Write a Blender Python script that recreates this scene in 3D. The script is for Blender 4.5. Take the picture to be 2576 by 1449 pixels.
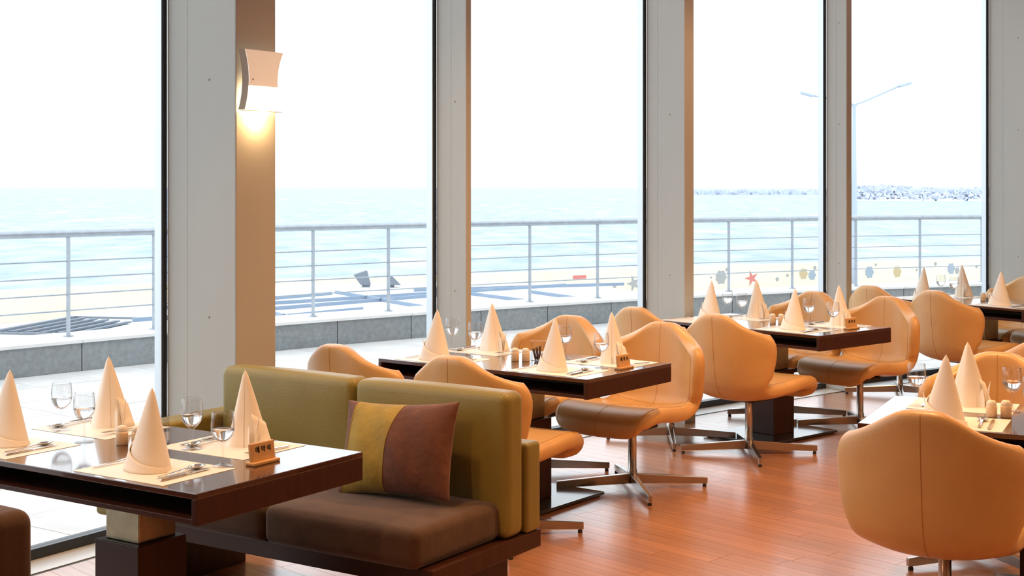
import bpy, math, random
from mathutils import Vector, Matrix

random.seed(7)
for _o in list(bpy.data.objects):
    bpy.data.objects.remove(_o)
SC = bpy.context.scene
COL = SC.collection
PI = math.pi

# ------------------------------------------------------------------ camera, sky, lights, exposure
cam = bpy.data.cameras.new('camera')
cam.sensor_width = 36.0
cam.lens = 36.0 * 3450 / 2576
cam.shift_y = -(724.5 - 472) / 2576
cam.clip_end = 20000
camo = bpy.data.objects.new('camera', cam)
camo.location = (0, 0, 1.6)
camo.rotation_euler = (PI / 2, 0, 0)
COL.objects.link(camo)
SC.camera = camo

w = bpy.data.worlds.new('overcast_sky')
SC.world = w
w.use_nodes = True
bg = w.node_tree.nodes['Background']
bg.inputs[0].default_value = (0.93, 0.97, 1.0, 1)
SKY = 1.82
bg.inputs[1].default_value = SKY

SC.view_settings.view_transform = 'Standard'
SC.view_settings.look = 'None'
SC.view_settings.gamma = 1.0
SC.view_settings.use_curve_mapping = False
SC.view_settings.exposure = 0.22
SC.cycles.max_bounces = 7
SC.cycles.adaptive_threshold = 0.04
SC.cycles.diffuse_bounces = 3
SC.cycles.glossy_bounces = 2
SC.cycles.transmission_bounces = 6
SC.cycles.transparent_max_bounces = 12

LAMP_W = 142.0                      # each ceiling downlight
LAMP_COL = (1.0, 0.54, 0.24)
# the building is a ring segment round CX, CY; facade radius RF
CX, CY, RF = 15.6, -5.59, 21.1
CEIL = 3.7


def pol(r, deg, z=0.0):
    a = math.radians(deg)
    return Vector((CX + r * math.cos(a), CY + r * math.sin(a), z))


# (radius, bearing, power share, cone) : unseen ceiling lamps, placed and weighted for the surfaces they warm
DOWNLIGHTS = [(16.4, 133, 1.0, 140), (16.4, 125, 1.0, 140), (14.0, 168, 0.5, 140), 
              (14.0, 144, 1.0, 140), (14.0, 136, 1.1, 140), (14.0, 128, 1.0, 140), (18.0, 141, 1.6, 140), (17.6, 131, 0.8, 140),
              (19.2, 155.5, 1.1, 125), (19.4, 149.5, 0.9, 110), (19.6, 141.2, 0.8, 110), (19.8, 134, 0.6, 110), (17.3, 145.0, 0.5, 110)]
for r, a, share, cone in DOWNLIGHTS:
    l = bpy.data.lights.new('downlight', 'SPOT')
    l.energy = LAMP_W * share
    l.color = LAMP_COL
    l.spot_size = math.radians(cone)
    l.spot_blend = 0.8
    l.shadow_soft_size = 0.09
    lo = bpy.data.objects.new('downlight', l)
    lo.location = pol(r, a, CEIL - 0.06)
    COL.objects.link(lo)


# ------------------------------------------------------------------ materials
def mat(name, col, rough=0.5, metal=0.0, spec=0.5, coat=0.0, trans=0.0, ior=1.45,
        noise=None, bump=None, rnd=0.0, emit=None, sheen=0.0, sub=0.0, crough=0.12):
    """noise = (scale, amount, stretch) colour mottling; bump = (scale, strength); rnd = per object value shift"""
    m = bpy.data.materials.new(name)
    m.use_nodes = True
    nt = m.node_tree
    N, L = nt.nodes, nt.links
    b = N['Principled BSDF']
    b.inputs['Base Color'].default_value = (*col, 1)
    b.inputs['Roughness'].default_value = rough
    b.inputs['Metallic'].default_value = metal
    b.inputs['IOR'].default_value = ior
    b.inputs['Specular IOR Level'].default_value = spec
    b.inputs['Coat Weight'].default_value = coat
    b.inputs['Coat Roughness'].default_value = crough
    b.inputs['Transmission Weight'].default_value = trans
    b.inputs['Sheen Weight'].default_value = sheen
    b.inputs['Sheen Roughness'].default_value = 0.4
    if emit:
        b.inputs['Emission Color'].default_value = (*emit[0], 1)
        b.inputs['Emission Strength'].default_value = emit[1]
    tc = None
    if noise or bump:
        tc = N.new('ShaderNodeTexCoord')
    src = None
    if noise:
        mp = N.new('ShaderNodeMapping')
        mp.inputs['Scale'].default_value = noise[2] if len(noise) > 2 else (1, 1, 1)
        L.new(tc.outputs['Object'], mp.inputs[0])
        nz = N.new('ShaderNodeTexNoise')
        nz.inputs['Scale'].default_value = noise[0]
        nz.inputs['Detail'].default_value = 3
        L.new(mp.outputs[0], nz.inputs[0])
        mr = N.new('ShaderNodeMapRange')
        mr.inputs[1].default_value = 0.3
        mr.inputs[2].default_value = 0.7
        mr.inputs[3].default_value = 1 - noise[1]
        mr.inputs[4].default_value = 1 + noise[1]
        L.new(nz.outputs[0], mr.inputs[0])
        src = mr.outputs[0]
    if rnd:
        oi = N.new('ShaderNodeObjectInfo')
        mr2 = N.new('ShaderNodeMapRange')
        mr2.inputs[3].default_value = 1 - rnd
        mr2.inputs[4].default_value = 1 + rnd
        L.new(oi.outputs['Random'], mr2.inputs[0])
        if src is None:
            src = mr2.outputs[0]
        else:
            mu = N.new('ShaderNodeMath')
            mu.operation = 'MULTIPLY'
            L.new(src, mu.inputs[0])
            L.new(mr2.outputs[0], mu.inputs[1])
            src = mu.outputs[0]
    if src is not None:
        vm = N.new('ShaderNodeVectorMath')
        vm.operation = 'SCALE'
        vm.inputs[0].default_value = col
        L.new(src, vm.inputs['Scale'])
        L.new(vm.outputs[0], b.inputs['Base Color'])
    if bump:
        nb = N.new('ShaderNodeTexNoise')
        nb.inputs['Scale'].default_value = bump[0]
        nb.inputs['Detail'].default_value = 2
        L.new(tc.outputs['Object'], nb.inputs[0])
        bp = N.new('ShaderNodeBump')
        bp.inputs['Strength'].default_value = bump[1]
        bp.inputs['Distance'].default_value = 0.01
        L.new(nb.outputs[0], bp.inputs['Height'])
        L.new(bp.outputs[0], b.inputs['Normal'])
    return m


def mat_pane(name, tint=(0.97, 0.99, 1.0), power=5.0, lo=0.02):
    m = bpy.data.materials.new(name)
    m.use_nodes = True
    nt = m.node_tree
    N, L = nt.nodes, nt.links
    N.remove(N['Principled BSDF'])
    t = N.new('ShaderNodeBsdfTransparent')
    t.inputs[0].default_value = (*tint, 1)
    g = N.new('ShaderNodeBsdfGlossy')
    g.inputs['Roughness'].default_value = 0.02
    lw = N.new('ShaderNodeLayerWeight')
    lw.inputs[0].default_value = 0.5
    pw = N.new('ShaderNodeMath')
    pw.operation = 'POWER'
    pw.inputs[1].default_value = power
    L.new(lw.outputs['Facing'], pw.inputs[0])
    f = N.new('ShaderNodeMapRange')       # Schlick reflectance of one face
    f.inputs[3].default_value = lo
    f.inputs[4].default_value = 0.9
    L.new(pw.outputs[0], f.inputs[0])
    x = N.new('ShaderNodeMixShader')
    L.new(f.outputs[0], x.inputs[0])
    L.new(t.outputs[0], x.inputs[1])
    L.new(g.outputs[0], x.inputs[2])
    L.new(x.outputs[0], N['Material Output'].inputs[0])
    return m


def mat_sea():
    m = bpy.data.materials.new('sea_water')
    m.use_nodes = True
    nt = m.node_tree
    N, L = nt.nodes, nt.links
    b = N['Principled BSDF']
    b.inputs['Roughness'].default_value = 0.45
    b.inputs['IOR'].default_value = 1.33
    tc = N.new('ShaderNodeTexCoord')

    def nz(scale, stretch, detail=6):
        mp = N.new('ShaderNodeMapping')
        mp.inputs['Scale'].default_value = stretch
        mp.inputs['Rotation'].default_value = (0, 0, 0.35)
        L.new(tc.outputs['Object'], mp.inputs[0])
        n = N.new('ShaderNodeTexNoise')
        n.inputs['Scale'].default_value = scale
        n.inputs['Detail'].default_value = detail
        L.new(mp.outputs[0], n.inputs[0])
        return n
    n1 = nz(0.22, (1.1, 0.42, 1), 4)
    n2 = nz(0.045, (1.3, 0.6, 1), 8)
    cr = N.new('ShaderNodeValToRGB')
    e = cr.color_ramp.elements
    e[0].position = 0.33
    e[0].color = (0.25, 0.36, 0.57, 1)
    e[1].position = 0.66
    e[1].color = (0.44, 0.52, 0.66, 1)
    L.new(n1.outputs[0], cr.inputs[0])
    foam = N.new('ShaderNodeMapRange')
    foam.inputs[1].default_value = 0.62
    foam.inputs[2].default_value = 0.70
    L.new(n2.outputs[0], foam.inputs[0])
    mx = N.new('ShaderNodeMix')
    mx.data_type = 'RGBA'
    L.new(foam.outputs[0], mx.inputs[0])
    L.new(cr.outputs[0], mx.inputs[6])
    mx.inputs[7].default_value = (0.85, 0.88, 0.88, 1)
    L.new(mx.outputs[2], b.inputs['Base Color'])
    bp = N.new('ShaderNodeBump')
    bp.inputs['Strength'].default_value = 0.8
    bp.inputs['Distance'].default_value = 2.0
    L.new(n1.outputs[0], bp.inputs['Height'])
    L.new(bp.outputs[0], b.inputs['Normal'])
    return m


M = dict(
    plank=mat('floor_wood', (0.45, 0.205, 0.098), 0.32, coat=0.9, crough=0.2, noise=(3, 0.16, (0.5, 9, 1)), rnd=0.11),
    subfloor=mat('sub_floor', (0.20, 0.08, 0.035), 0.4),
    plaster=mat('wall_paint', (0.78, 0.66, 0.50), 0.8, noise=(2, 0.03)),
    ceilp=mat('ceiling_paint', (0.80, 0.76, 0.70), 0.85, noise=(2, 0.02)),
    column=mat('column_paint', (0.49, 0.50, 0.475), 0.55, noise=(1.3, 0.03, (3, 3, 0.4))),
    frame=mat('window_frame_dark', (0.03, 0.038, 0.045), 0.35, 0.3),
    alu=mat('aluminium_strip', (0.62, 0.70, 0.76), 0.35, 0.6),
    sill=mat('sill_metal', (0.70, 0.72, 0.72), 0.3, 0.2),
    pane=mat_pane('window_glass'),
    tile=mat('terrace_tile', (0.70, 0.685, 0.67), 0.45, noise=(3, 0.10), rnd=0.05),
    grout=mat('terrace_bed', (0.40, 0.40, 0.40), 0.8),
    stone=mat('kerb_granite', (0.27, 0.30, 0.315), 0.55, noise=(22, 0.14), rnd=0.06),
    coping=mat('kerb_coping', (0.82, 0.83, 0.83), 0.5, noise=(5, 0.04)),
    steel=mat('galvanised_steel', (0.42, 0.47, 0.53), 0.42, 0.55, noise=(14, 0.10)),
    roofw=mat('white_roof_skin', (0.86, 0.87, 0.88), 0.6),
    roofbar=mat('roof_bar', (0.23, 0.31, 0.42), 0.5),
    louvre=mat('louvre_blade', (0.10, 0.14, 0.19), 0.5),
    vent=mat('vent_metal', (0.19, 0.22, 0.26), 0.5),
    wallsea=mat('sea_wall_render', (0.80, 0.77, 0.62), 0.8, noise=(0.6, 0.05)),
    pave=mat('promenade_paving', (0.62, 0.56, 0.54), 0.8, noise=(0.5, 0.06)),
    paint_grey=mat('mural_grey', (0.36, 0.38, 0.38), 0.8),
    paint_blue=mat('mural_blue', (0.32, 0.40, 0.48), 0.8),
    paint_ochre=mat('mural_ochre', (0.52, 0.44, 0.26), 0.8),
    paint_red=mat('mural_red', (0.62, 0.22, 0.20), 0.8),
    lampgrey=mat('street_lamp_grey', (0.44, 0.54, 0.66), 0.6),
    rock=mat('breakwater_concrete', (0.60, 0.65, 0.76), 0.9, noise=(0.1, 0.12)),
    foam=mat('sea_foam', (0.88, 0.90, 0.90), 0.9),
    sea=mat_sea(),
    leather=mat('tan_leather', (0.66, 0.38, 0.135), 0.40, spec=0.6, coat=0.4, crough=0.33, noise=(6, 0.05), bump=(160, 0.10)),
    seam=mat('leather_seam', (0.46, 0.23, 0.07), 0.5),
    chrome=mat('brushed_steel', (0.50, 0.47, 0.44), 0.22, 1.0),
    rubber=mat('rubber_glide', (0.03, 0.03, 0.03), 0.6),
    olive=mat('olive_leather', (0.27, 0.215, 0.054), 0.40, spec=0.45, noise=(5, 0.05), bump=(150, 0.12)),
    suede=mat('brown_suede', (0.085, 0.045, 0.025), 0.85, noise=(7, 0.22), bump=(60, 0.15), sheen=0.25),
    pillow_b=mat('pillow_brown_velvet', (0.145, 0.055, 0.032), 0.8, noise=(14, 0.20), bump=(40, 0.3), sheen=0.3),
    pillow_y=mat('pillow_ochre_velvet', (0.34, 0.23, 0.030), 0.8, noise=(12, 0.18), bump=(40, 0.3), sheen=0.25),
    thread=mat('ochre_thread', (0.42, 0.30, 0.06), 0.7),
    darkwood=mat('dark_walnut', (0.062, 0.019, 0.010), 0.20, coat=1.0, crough=0.07, noise=(3, 0.14, (1, 10, 1))),
    darkbody=mat('dark_walnut_satin', (0.050, 0.016, 0.009), 0.38, spec=0.35, noise=(3, 0.14, (1, 10, 1))),
    slot=mat('table_slot_dark', (0.030, 0.012, 0.007), 0.5),
    plate=mat('base_plate_black', (0.03, 0.03, 0.035), 0.16, coat=0.4),
    collar=mat('brass_steel_collar', (0.36, 0.30, 0.20), 0.28, 1.0, noise=(12, 0.2)),
    napkin=mat('napkin_linen', (0.92, 0.86, 0.76), 0.75, sub=0.1, bump=(300, 0.05)),
    mat=mat('paper_placemat', (0.90, 0.85, 0.77), 0.45),
    glass=mat_pane('clear_glass', (0.98, 0.98, 0.98), 3.4, 0.04),
    water=mat('still_water', (1, 1, 1), 0.0, trans=1.0, ior=1.33),
    silver=mat('cutlery_steel', (0.70, 0.69, 0.67), 0.12, 1.0),
    ceramic=mat('ivory_ceramic', (0.80, 0.60, 0.38), 0.3),
    cap=mat('shaker_cap', (0.84, 0.74, 0.60), 0.25),
    signwood=mat('pale_beech', (0.68, 0.40, 0.17), 0.4, noise=(10, 0.08, (1, 8, 1))),
    ink=mat('black_ink', (0.015, 0.012, 0.010), 0.6),
    sticks=mat('dark_packets', (0.10, 0.045, 0.025), 0.5),
    shade=mat('sconce_shade', (0.82, 0.76, 0.68), 0.4, emit=((1.0, 0.80, 0.62), 0.28)),
    shade_edge=mat('sconce_edge', (0.42, 0.37, 0.30), 0.4),
    diffuser=mat('sconce_lit_glass', (0.95, 0.9, 0.8), 0.3, emit=((1.0, 0.80, 0.50), 9.0)),
    bulb=mat('downlight_lamp_glass', (1, 0.9, 0.8), 0.4, emit=((1.0, 0.62, 0.32), 12.0)),
)


# ------------------------------------------------------------------ mesh helpers
class MB:
    def __init__(self):
        self.v, self.f = [], []

    def add(self, vs, fs):
        o = len(self.v)
        self.v += [tuple(x) for x in vs]
        self.f += [tuple(i + o for i in q) for q in fs]
        return self

    def box(self, x0, x1, y0, y1, z0, z1, M4=None):
        vs = [Vector((x, y, z)) for z in (z0, z1) for y in (y0, y1) for x in (x0, x1)]
        if M4 is not None:
            vs = [M4 @ p for p in vs]
        return self.add(vs, [(0, 2, 3, 1), (4, 5, 7, 6), (0, 1, 5, 4), (2, 6, 7, 3), (0, 4, 6, 2), (1, 3, 7, 5)])

    def lathe(self, prof, n=24, c=(0, 0, 0), closed=False):
        vs, fs = [], []
        m = len(prof)
        for i in range(n):
            a = 2 * PI * i / n
            for r, z in prof:
                vs.append((c[0] + r * math.cos(a), c[1] + r * math.sin(a), c[2] + z))
        for i in range(n):
            j = (i + 1) % n
            for k in range(m if closed else m - 1):
                k2 = (k + 1) % m
                fs.append((i * m + k, j * m + k, j * m + k2, i * m + k2))
        return self.add(vs, fs)

    def tube(self, pts, r, n=8, cap=True, radii=None):
        pts = [Vector(p) for p in pts]
        vs, fs = [], []
        up = None
        for i, p in enumerate(pts):
            d = (pts[min(i + 1, len(pts) - 1)] - pts[max(i - 1, 0)]).normalized()
            if up is None:
                up = Vector((0, 0, 1)) if abs(d.z) < 0.9 else Vector((1, 0, 0))
            a = d.cross(up).normalized()
            b = a.cross(d).normalized()
            up = b
            rr = radii[i] if radii else r
            for k in range(n):
                t = 2 * PI * k / n
                vs.append(p + a * rr * math.cos(t) + b * rr * math.sin(t))
        for i in range(len(pts) - 1):
            for k in range(n):
                k2 = (k + 1) % n
                fs.append((i * n + k, i * n + k2, (i + 1) * n + k2, (i + 1) * n + k))
        if cap:
            fs.append(tuple(range(n - 1, -1, -1)))
            fs.append(tuple((len(pts) - 1) * n + k for k in range(n)))
        return self.add(vs, fs)

    def sweep(self, path, sec):
        """sweep a closed (right, up) section along a horizontal path"""
        path = [Vector(p) for p in path]
        m = len(sec)
        vs, fs = [], []
        for i, p in enumerate(path):
            d = (path[min(i + 1, len(path) - 1)] - path[max(i - 1, 0)])
            d.z = 0
            d.normalize()
            rt = Vector((d.y, -d.x, 0))
            for a, b in sec:
                vs.append(p + rt * a + Vector((0, 0, b)))
        for i in range(len(path) - 1):
            for k in range(m):
                k2 = (k + 1) % m
                fs.append((i * m + k, (i + 1) * m + k, (i + 1) * m + k2, i * m + k2))
        fs.append(tuple(range(m)))
        fs.append(tuple((len(path) - 1) * m + k for k in range(m - 1, -1, -1)))
        return self.add(vs, fs)

    def prism(self, poly, z0, z1):
        n = len(poly)
        vs = [(x, y, z0) for x, y in poly] + [(x, y, z1) for x, y in poly]
        fs = [tuple(range(n - 1, -1, -1)), tuple(range(n, 2 * n))]
        fs += [(i, (i + 1) % n, n + (i + 1) % n, n + i) for i in range(n)]
        return self.add(vs, fs)

    def rbox(self, size, r, c=(0, 0, 0), n=8, bulge=(0, 0, 0), M4=None):
        """rounded box, centre c; bulge pushes the middle of the +-x, +-y, +-z faces out"""
        h = [s / 2 for s in size]
        inn = [max(a - r, 1e-4) for a in h]
        ts = []
        vs, fs, key = [], [], {}

        def coords(hh, ii):
            # dense near the edges
            e = [-hh, -hh + r * 0.3, -hh + r * 0.65, -ii]
            mid = [-ii + (2 * ii) * k / n for k in range(1, n)]
            return e + mid + [ii, hh - r * 0.65, hh - r * 0.3, hh]
        G = [coords(h[a], inn[a]) for a in range(3)]

        def vert(p):
            k = tuple(round(x, 5) for x in p)
            if k in key:
                return key[k]
            q = Vector([max(-inn[a], min(inn[a], p[a])) for a in range(3)])
            d = Vector(p) - q
            if d.length > 1e-9:
                # map the cube shell on to the rounded shell
                d.normalize()
            P = q + d * r
            for a in range(3):
                if bulge[a]:
                    o1, o2 = [x for x in range(3) if x != a]
                    fall = max(0, 1 - (p[o1] / h[o1]) ** 2) * max(0, 1 - (p[o2] / h[o2]) ** 2)
                    P[a] += bulge[a] * fall * (1 if p[a] > 0 else -1) * abs(p[a]) / h[a]
            P = P + Vector(c)
            if M4 is not None:
                P = M4 @ P
            key[k] = len(vs)
            vs.append(P)
            return key[k]
        for a in range(3):
            b1, b2 = (a + 1) % 3, (a + 2) % 3
            for s in (-1, 1):
                for i in range(len(G[b1]) - 1):
                    for j in range(len(G[b2]) - 1):
                        q = []
                        for (di, dj) in ((0, 0), (1, 0), (1, 1), (0, 1)):
                            p = [0, 0, 0]
                            p[a] = s * h[a]
                            p[b1] = G[b1][i + di]
                            p[b2] = G[b2][j + dj]
                            q.append(vert(p))
                        if s < 0:
                            q.reverse()
                        fs.append(tuple(q))
        return self.add(vs, fs)

    def mesh(self, name, m, smooth=False):
        me = bpy.data.meshes.new(name)
        me.from_pydata(self.v, [], self.f)
        me.update()
        if m:
            me.materials.append(m)
        if smooth:
            me.polygons.foreach_set('use_smooth', [True] * len(me.polygons))
        return me

    def build(self, name, m, parent=None, smooth=False, bevel=0, seg=2):
        return put(name, self.mesh(name, m, smooth), parent, bevel, seg)


def put(name, me, parent=None, bevel=0, seg=2):
    o = bpy.data.objects.new(name, me)
    COL.objects.link(o)
    if parent is not None:
        o.parent = parent
    if bevel:
        b = o.modifiers.new('bevel', 'BEVEL')
        b.width = bevel
        b.segments = seg
        b.limit_method = 'ANGLE'
        b.harden_normals = False
    return o


def empty(name, loc=(0, 0, 0), rz=0.0, label=None, cat=None, group=None, kind=None):
    o = bpy.data.objects.new(name, None)
    o.location = loc
    o.rotation_euler = (0, 0, rz)
    COL.objects.link(o)
    return tag(o, label, cat, group, kind)


def tag(o, label=None, cat=None, group=None, kind=None):
    for k, v in (('label', label), ('category', cat), ('group', group), ('kind', kind)):
        if v:
            o[k] = v
    return o


def kids(o):
    return [c for c in COL.objects if c.parent == o]


CHILD = {}


def snapshot(root):
    """remember a thing's parts and sub-parts so that it can be copied cheaply"""
    allo = list(COL.objects)
    first = [c for c in allo if c.parent == root]
    CHILD[root.name] = [(c, [d for d in allo if d.parent == c]) for c in first]


def dup(root, loc, rz, label, group=None):
    r = root.copy()
    COL.objects.link(r)
    r.location = loc
    r.rotation_euler = (0, 0, rz)
    tag(r, label, None, group)
    for c, subs in CHILD.get(root.name, []):
        k = c.copy()
        COL.objects.link(k)
        k.parent = r
        for d in subs:
            e = d.copy()
            COL.objects.link(e)
            e.parent = k
    return r


def once(proto_box, root, loc, rz, label, group=None):
    """place the prototype itself the first time and a copy of it afterwards"""
    if not proto_box:
        proto_box.append(root)
        snapshot(root)
        root.location = loc
        root.rotation_euler = (0, 0, rz)
        tag(root, label, None, group)
        return root
    return dup(root, loc, rz, label, group)


def crom(pts, t):
    """Catmull-Rom through tuples, t in [0, len-1]"""
    n = len(pts)
    i = max(0, min(n - 2, int(math.floor(t))))
    u = t - i
    p0, p1, p2, p3 = pts[max(i - 1, 0)], pts[i], pts[i + 1], pts[min(i + 2, n - 1)]
    return [0.5 * (2 * b + (c - a) * u + (2 * a - 5 * b + 4 * c - d) * u * u + (-a + 3 * b - 3 * c + d) * u ** 3)
            for a, b, c, d in zip(p0, p1, p2, p3)]


# ------------------------------------------------------------------ the room shell
def arc(r, a0, a1, n):
    return [pol(r, a0 + (a1 - a0) * i / n) for i in range(n + 1)]


GL = [155.7, 150.3, 144.92, 139.6, 134.12, 128.45, 122.69, 116.9, 111.1]     # mullion angles
A_END, A_REAR = 99.0, 186.0

# sub-floor: polygon inside the facade
poly = [(p.x, p.y) for p in arc(RF - 0.2, A_END, A_REAR, 60)] + [(p.x, p.y) for p in arc(11.5, A_REAR, A_END, 40)]
flo = MB().prism(poly, -0.25, -0.014).build('floor', M['subfloor'])
tag(flo, kind='structure')
ceil = MB().prism([(p.x, p.y) for p in arc(RF + 0.4, A_END, A_REAR, 60)] + [(p.x, p.y) for p in arc(11.5, A_REAR, A_END, 40)],
                  CEIL, CEIL + 0.3).build('ceiling', M['ceilp'])
tag(ceil, kind='structure')
for r, a, share, cone in DOWNLIGHTS:
    p = pol(r, a, CEIL)
    d = MB().lathe([(0.085, 0.0), (0.085, -0.012), (0.062, -0.012), (0.055, -0.002)], 20, p).build('downlight_ring', M['cap'], ceil)
    MB().lathe([(0.0, -0.004), (0.055, -0.004)], 20, p).build('downlight_lens', M['bulb'], d)


def wallarc(name, r0, r1, a0, a1, n=24):
    pts = [(p.x, p.y) for p in arc(r0, a0, a1, n)] + [(p.x, p.y) for p in arc(r1, a1, a0, n)]
    o = MB().prism(pts, -0.25, CEIL + 0.3).build(name, M['plaster'])
    tag(o, kind='structure')
    return o


wallarc('wall_left', RF - 0.05, RF + 0.25, GL[0], A_REAR)
wallarc('wall_back', 11.2, 11.5, A_END, A_REAR)
wallarc('wall_rear', 11.2, RF + 0.25, A_REAR, A_REAR + 0.9, 1)
wallarc('wall_right', 11.2, RF + 0.25, A_END - 0.9, A_END, 1)
wallarc('wall_far', RF - 0.05, RF + 0.25, A_END, GL[-1])

# planks: strips along one heading, staggered; the ones in view are parts, the rest one joined part
PH = math.radians(133)
pdx, pdy = math.cos(PH), math.sin(PH)
PL, PW, PT = 1.2, 0.092, 0.014


def plank_mesh(l):
    return MB().box(-l / 2 + 0.001, l / 2 - 0.001, -PW / 2 + 0.0008, PW / 2 - 0.0008, -PT, 0.0).mesh('plank', M['plank'])


pm = plank_mesh(PL)
cand = []
for j in range(-95, 96):
    off = random.choice((0, 0.3, 0.6, 0.9)) + random.uniform(-0.08, 0.08)
    for i in range(-8, 9):
        a, b = i * PL + off, j * PW
        x, y = 1.6 + a * pdx - b * pdy, 7.0 + a * pdy + b * pdx
        rr = math.hypot(x - CX, y - CY)
        if rr > RF - 0.2 + 0.7 or x < -6 or x > 9 or y < 1.0:
            continue
        ends = [math.hypot(x + s * pdx * PL / 2 - CX, y + s * pdy * PL / 2 - CY) for s in (-1, 1)]
        if max(ends) > RF - 0.215:
            # trim to the sill
            lo, hi = -PL / 2, PL / 2
            ts = [t for t in [k * 0.02 - PL / 2 for k in range(61)]
                  if math.hypot(x + t * pdx - CX, y + t * pdy - CY) < RF - 0.215]
            if len(ts) < 4:
                continue
            lo, hi = min(ts), max(ts)
            cand.append((x + (lo + hi) / 2 * pdx, y + (lo + hi) / 2 * pdy, hi - lo))
        else:
            cand.append((x, y, PL))


def inview(x, y):
    return y > 5.2 and -0.40 * y < x < 0.40 * y


cand.sort(key=lambda c: (not inview(c[0], c[1]), math.hypot(c[0], c[1])))
rest = MB()
for k, (x, y, l) in enumerate(cand):
    if k < 300 and inview(x, y):
        o = put('plank', pm if l == PL else plank_mesh(l), flo)
        o.location = (x, y, 0)
        o.rotation_euler = (0, 0, PH)
    else:
        rest.box(-l / 2 + 0.001, l / 2 - 0.001, -PW / 2 + 0.0008, PW / 2 - 0.0008, -PT, 0.0,
                 Matrix.Translation((x, y, 0)) @ Matrix.Rotation(PH, 4, 'Z'))
tag(rest.build('plank_field', M['plank'], flo), kind='stuff')

# glazing: flat panes between mullions, a dark frame, an inner sill
for k in range(len(GL) - 1):
    p, q = pol(RF, GL[k]), pol(RF, GL[k + 1])
    d = q - p
    ln = d.length
    rz = math.atan2(d.y, d.x)
    win = empty('window_%d' % (k + 1), p, rz, kind='structure')
    MB().box(0.05, ln - 0.05, -0.006, 0.006, 0.05, CEIL - 0.05).build('pane', M['pane'], win)
    MB().box(0.0, ln, -0.03, 0.03, 0.0, 0.05).build('bottom_rail', M['frame'], win)
    MB().box(0.0, ln, -0.03, 0.03, CEIL - 0.05, CEIL).build('top_rail', M['frame'], win)
    MB().box(-0.016, 0.008, -0.028, 0.03, 0.0, CEIL).build('mullion', M['frame'], win, bevel=0.003)
    MB().box(-0.021, -0.0165, -0.02, 0.03, 0.0, CEIL).build('edge_strip', M['alu'], win)
    s = MB().box(0.0, ln, -0.20, -0.03, -0.05, 0.004).build('sill', M['sill'], win)
    MB().box(0.0, ln, -0.214, -0.20, -0.02, 0.0005).build('floor_joint', M['frame'], s)  # dark joint strip between sill and planks

# fins and columns standing just inside the glass (depth towards the room, width along the facade)
FINS = {144.92: (0.445, 0.255), 139.6: (0.215, 0.045), 134.12: (0.32, 0.10), 128.45: (0.18, 0.065), 122.69: (0.47, 0.27),
        116.9: (0.2, 0.05)}
SCON = None
for k, (a, (dep, wid)) in enumerate(FINS.items()):
    p = pol(RF - 0.026, a)
    dep += 0.022
    o = empty('trim_%d' % (k + 1), p, math.radians(a - 90), kind='structure')
    # local x: along the facade to the right, local y: outwards
    MB().box(0.006, 0.006 + wid, -dep, 0.0, 0.0, CEIL).build('column_casing', M['column'], o, bevel=0.006)
    if wid > 0.09:
        MB().box(0.0052, 0.007, -dep * 0.305, -dep * 0.30, 0.0, CEIL).build('casing_joint', M['column'], o)
    else:
        MB().box(0.0052, 0.007, -dep * 0.5, -dep * 0.48, 0.0, CEIL).build('casing_joint', M['column'], o)
    MB().box(0.0, 0.012 + wid, -dep - 0.006, 0.0, 0.0, 0.06).build('column_foot', M['column'], o)
    for zz in (1.0, 2.1, 2.9):
        MB().lathe([(0.0, 0.004), (0.005, 0.003), (0.006, 0.0)], 8).build('screw', M['shade_edge'], o)
        so = COL.objects[-1]
        so.location = (0.006, -dep * 0.62, zz)
        so.rotation_euler = (0, -PI / 2, 0)
    if a == 144.92:
        SCON = (pol(RF - 0.026 - dep, a), a)

# ------------------------------------------------------------------ terrace, kerb, railing
ter = MB().prism([(p.x, p.y) for p in arc(RF + 0.03, GL[-1] - 12, GL[0] + 8, 60)] +
                 [(p.x, p.y) for p in arc(26.3, GL[0] + 8, GL[-1] - 12, 60)], -0.3, -0.022).build('floor_terrace', M['grout'])
tag(ter, kind='structure')
NR = 8
r0, r1 = RF + 0.04, 26.15
for k in range(NR):
    ra, rb = r0 + (r1 - r0) * k / NR + 0.003, r0 + (r1 - r0) * (k + 1) / NR - 0.003
    rm = (ra + rb) / 2
    st = math.degrees(0.6 / rm)
    hw = math.radians(st) / 2 - 0.003 / rm
    me = MB().prism([(ra * math.cos(-hw), ra * math.sin(-hw)), (rb * math.cos(-hw), rb * math.sin(-hw)),
                     (rb * math.cos(hw), rb * math.sin(hw)), (ra * math.cos(hw), ra * math.sin(hw))], -0.022, -0.002).mesh('paving_tile', M['tile'])
    a = 111.5 + (k % 2) * st / 2
    while a < 150.5:
        o = put('paving_tile', me, ter)
        o.location = (CX, CY, random.uniform(-0.001, 0.001))
        o.rotation_euler = (0, 0, math.radians(a))
        a += st

kerb = empty('terrace_kerb', pol(26.3, 131), 0, 'low grey granite kerb with white coping under the terrace railing', 'kerb')


def at_kerb(o):
    o.parent = kerb
    o.matrix_parent_inverse = Matrix.Translation(-Vector(kerb.location))
    return o


def arc_block(ra, rb, a0, a1, z0, z1, n=3):
    return MB().prism([(p.x, p.y) for p in arc(ra, a0, a1, n)] + [(p.x, p.y) for p in arc(rb, a1, a0, n)], z0, z1)


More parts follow.
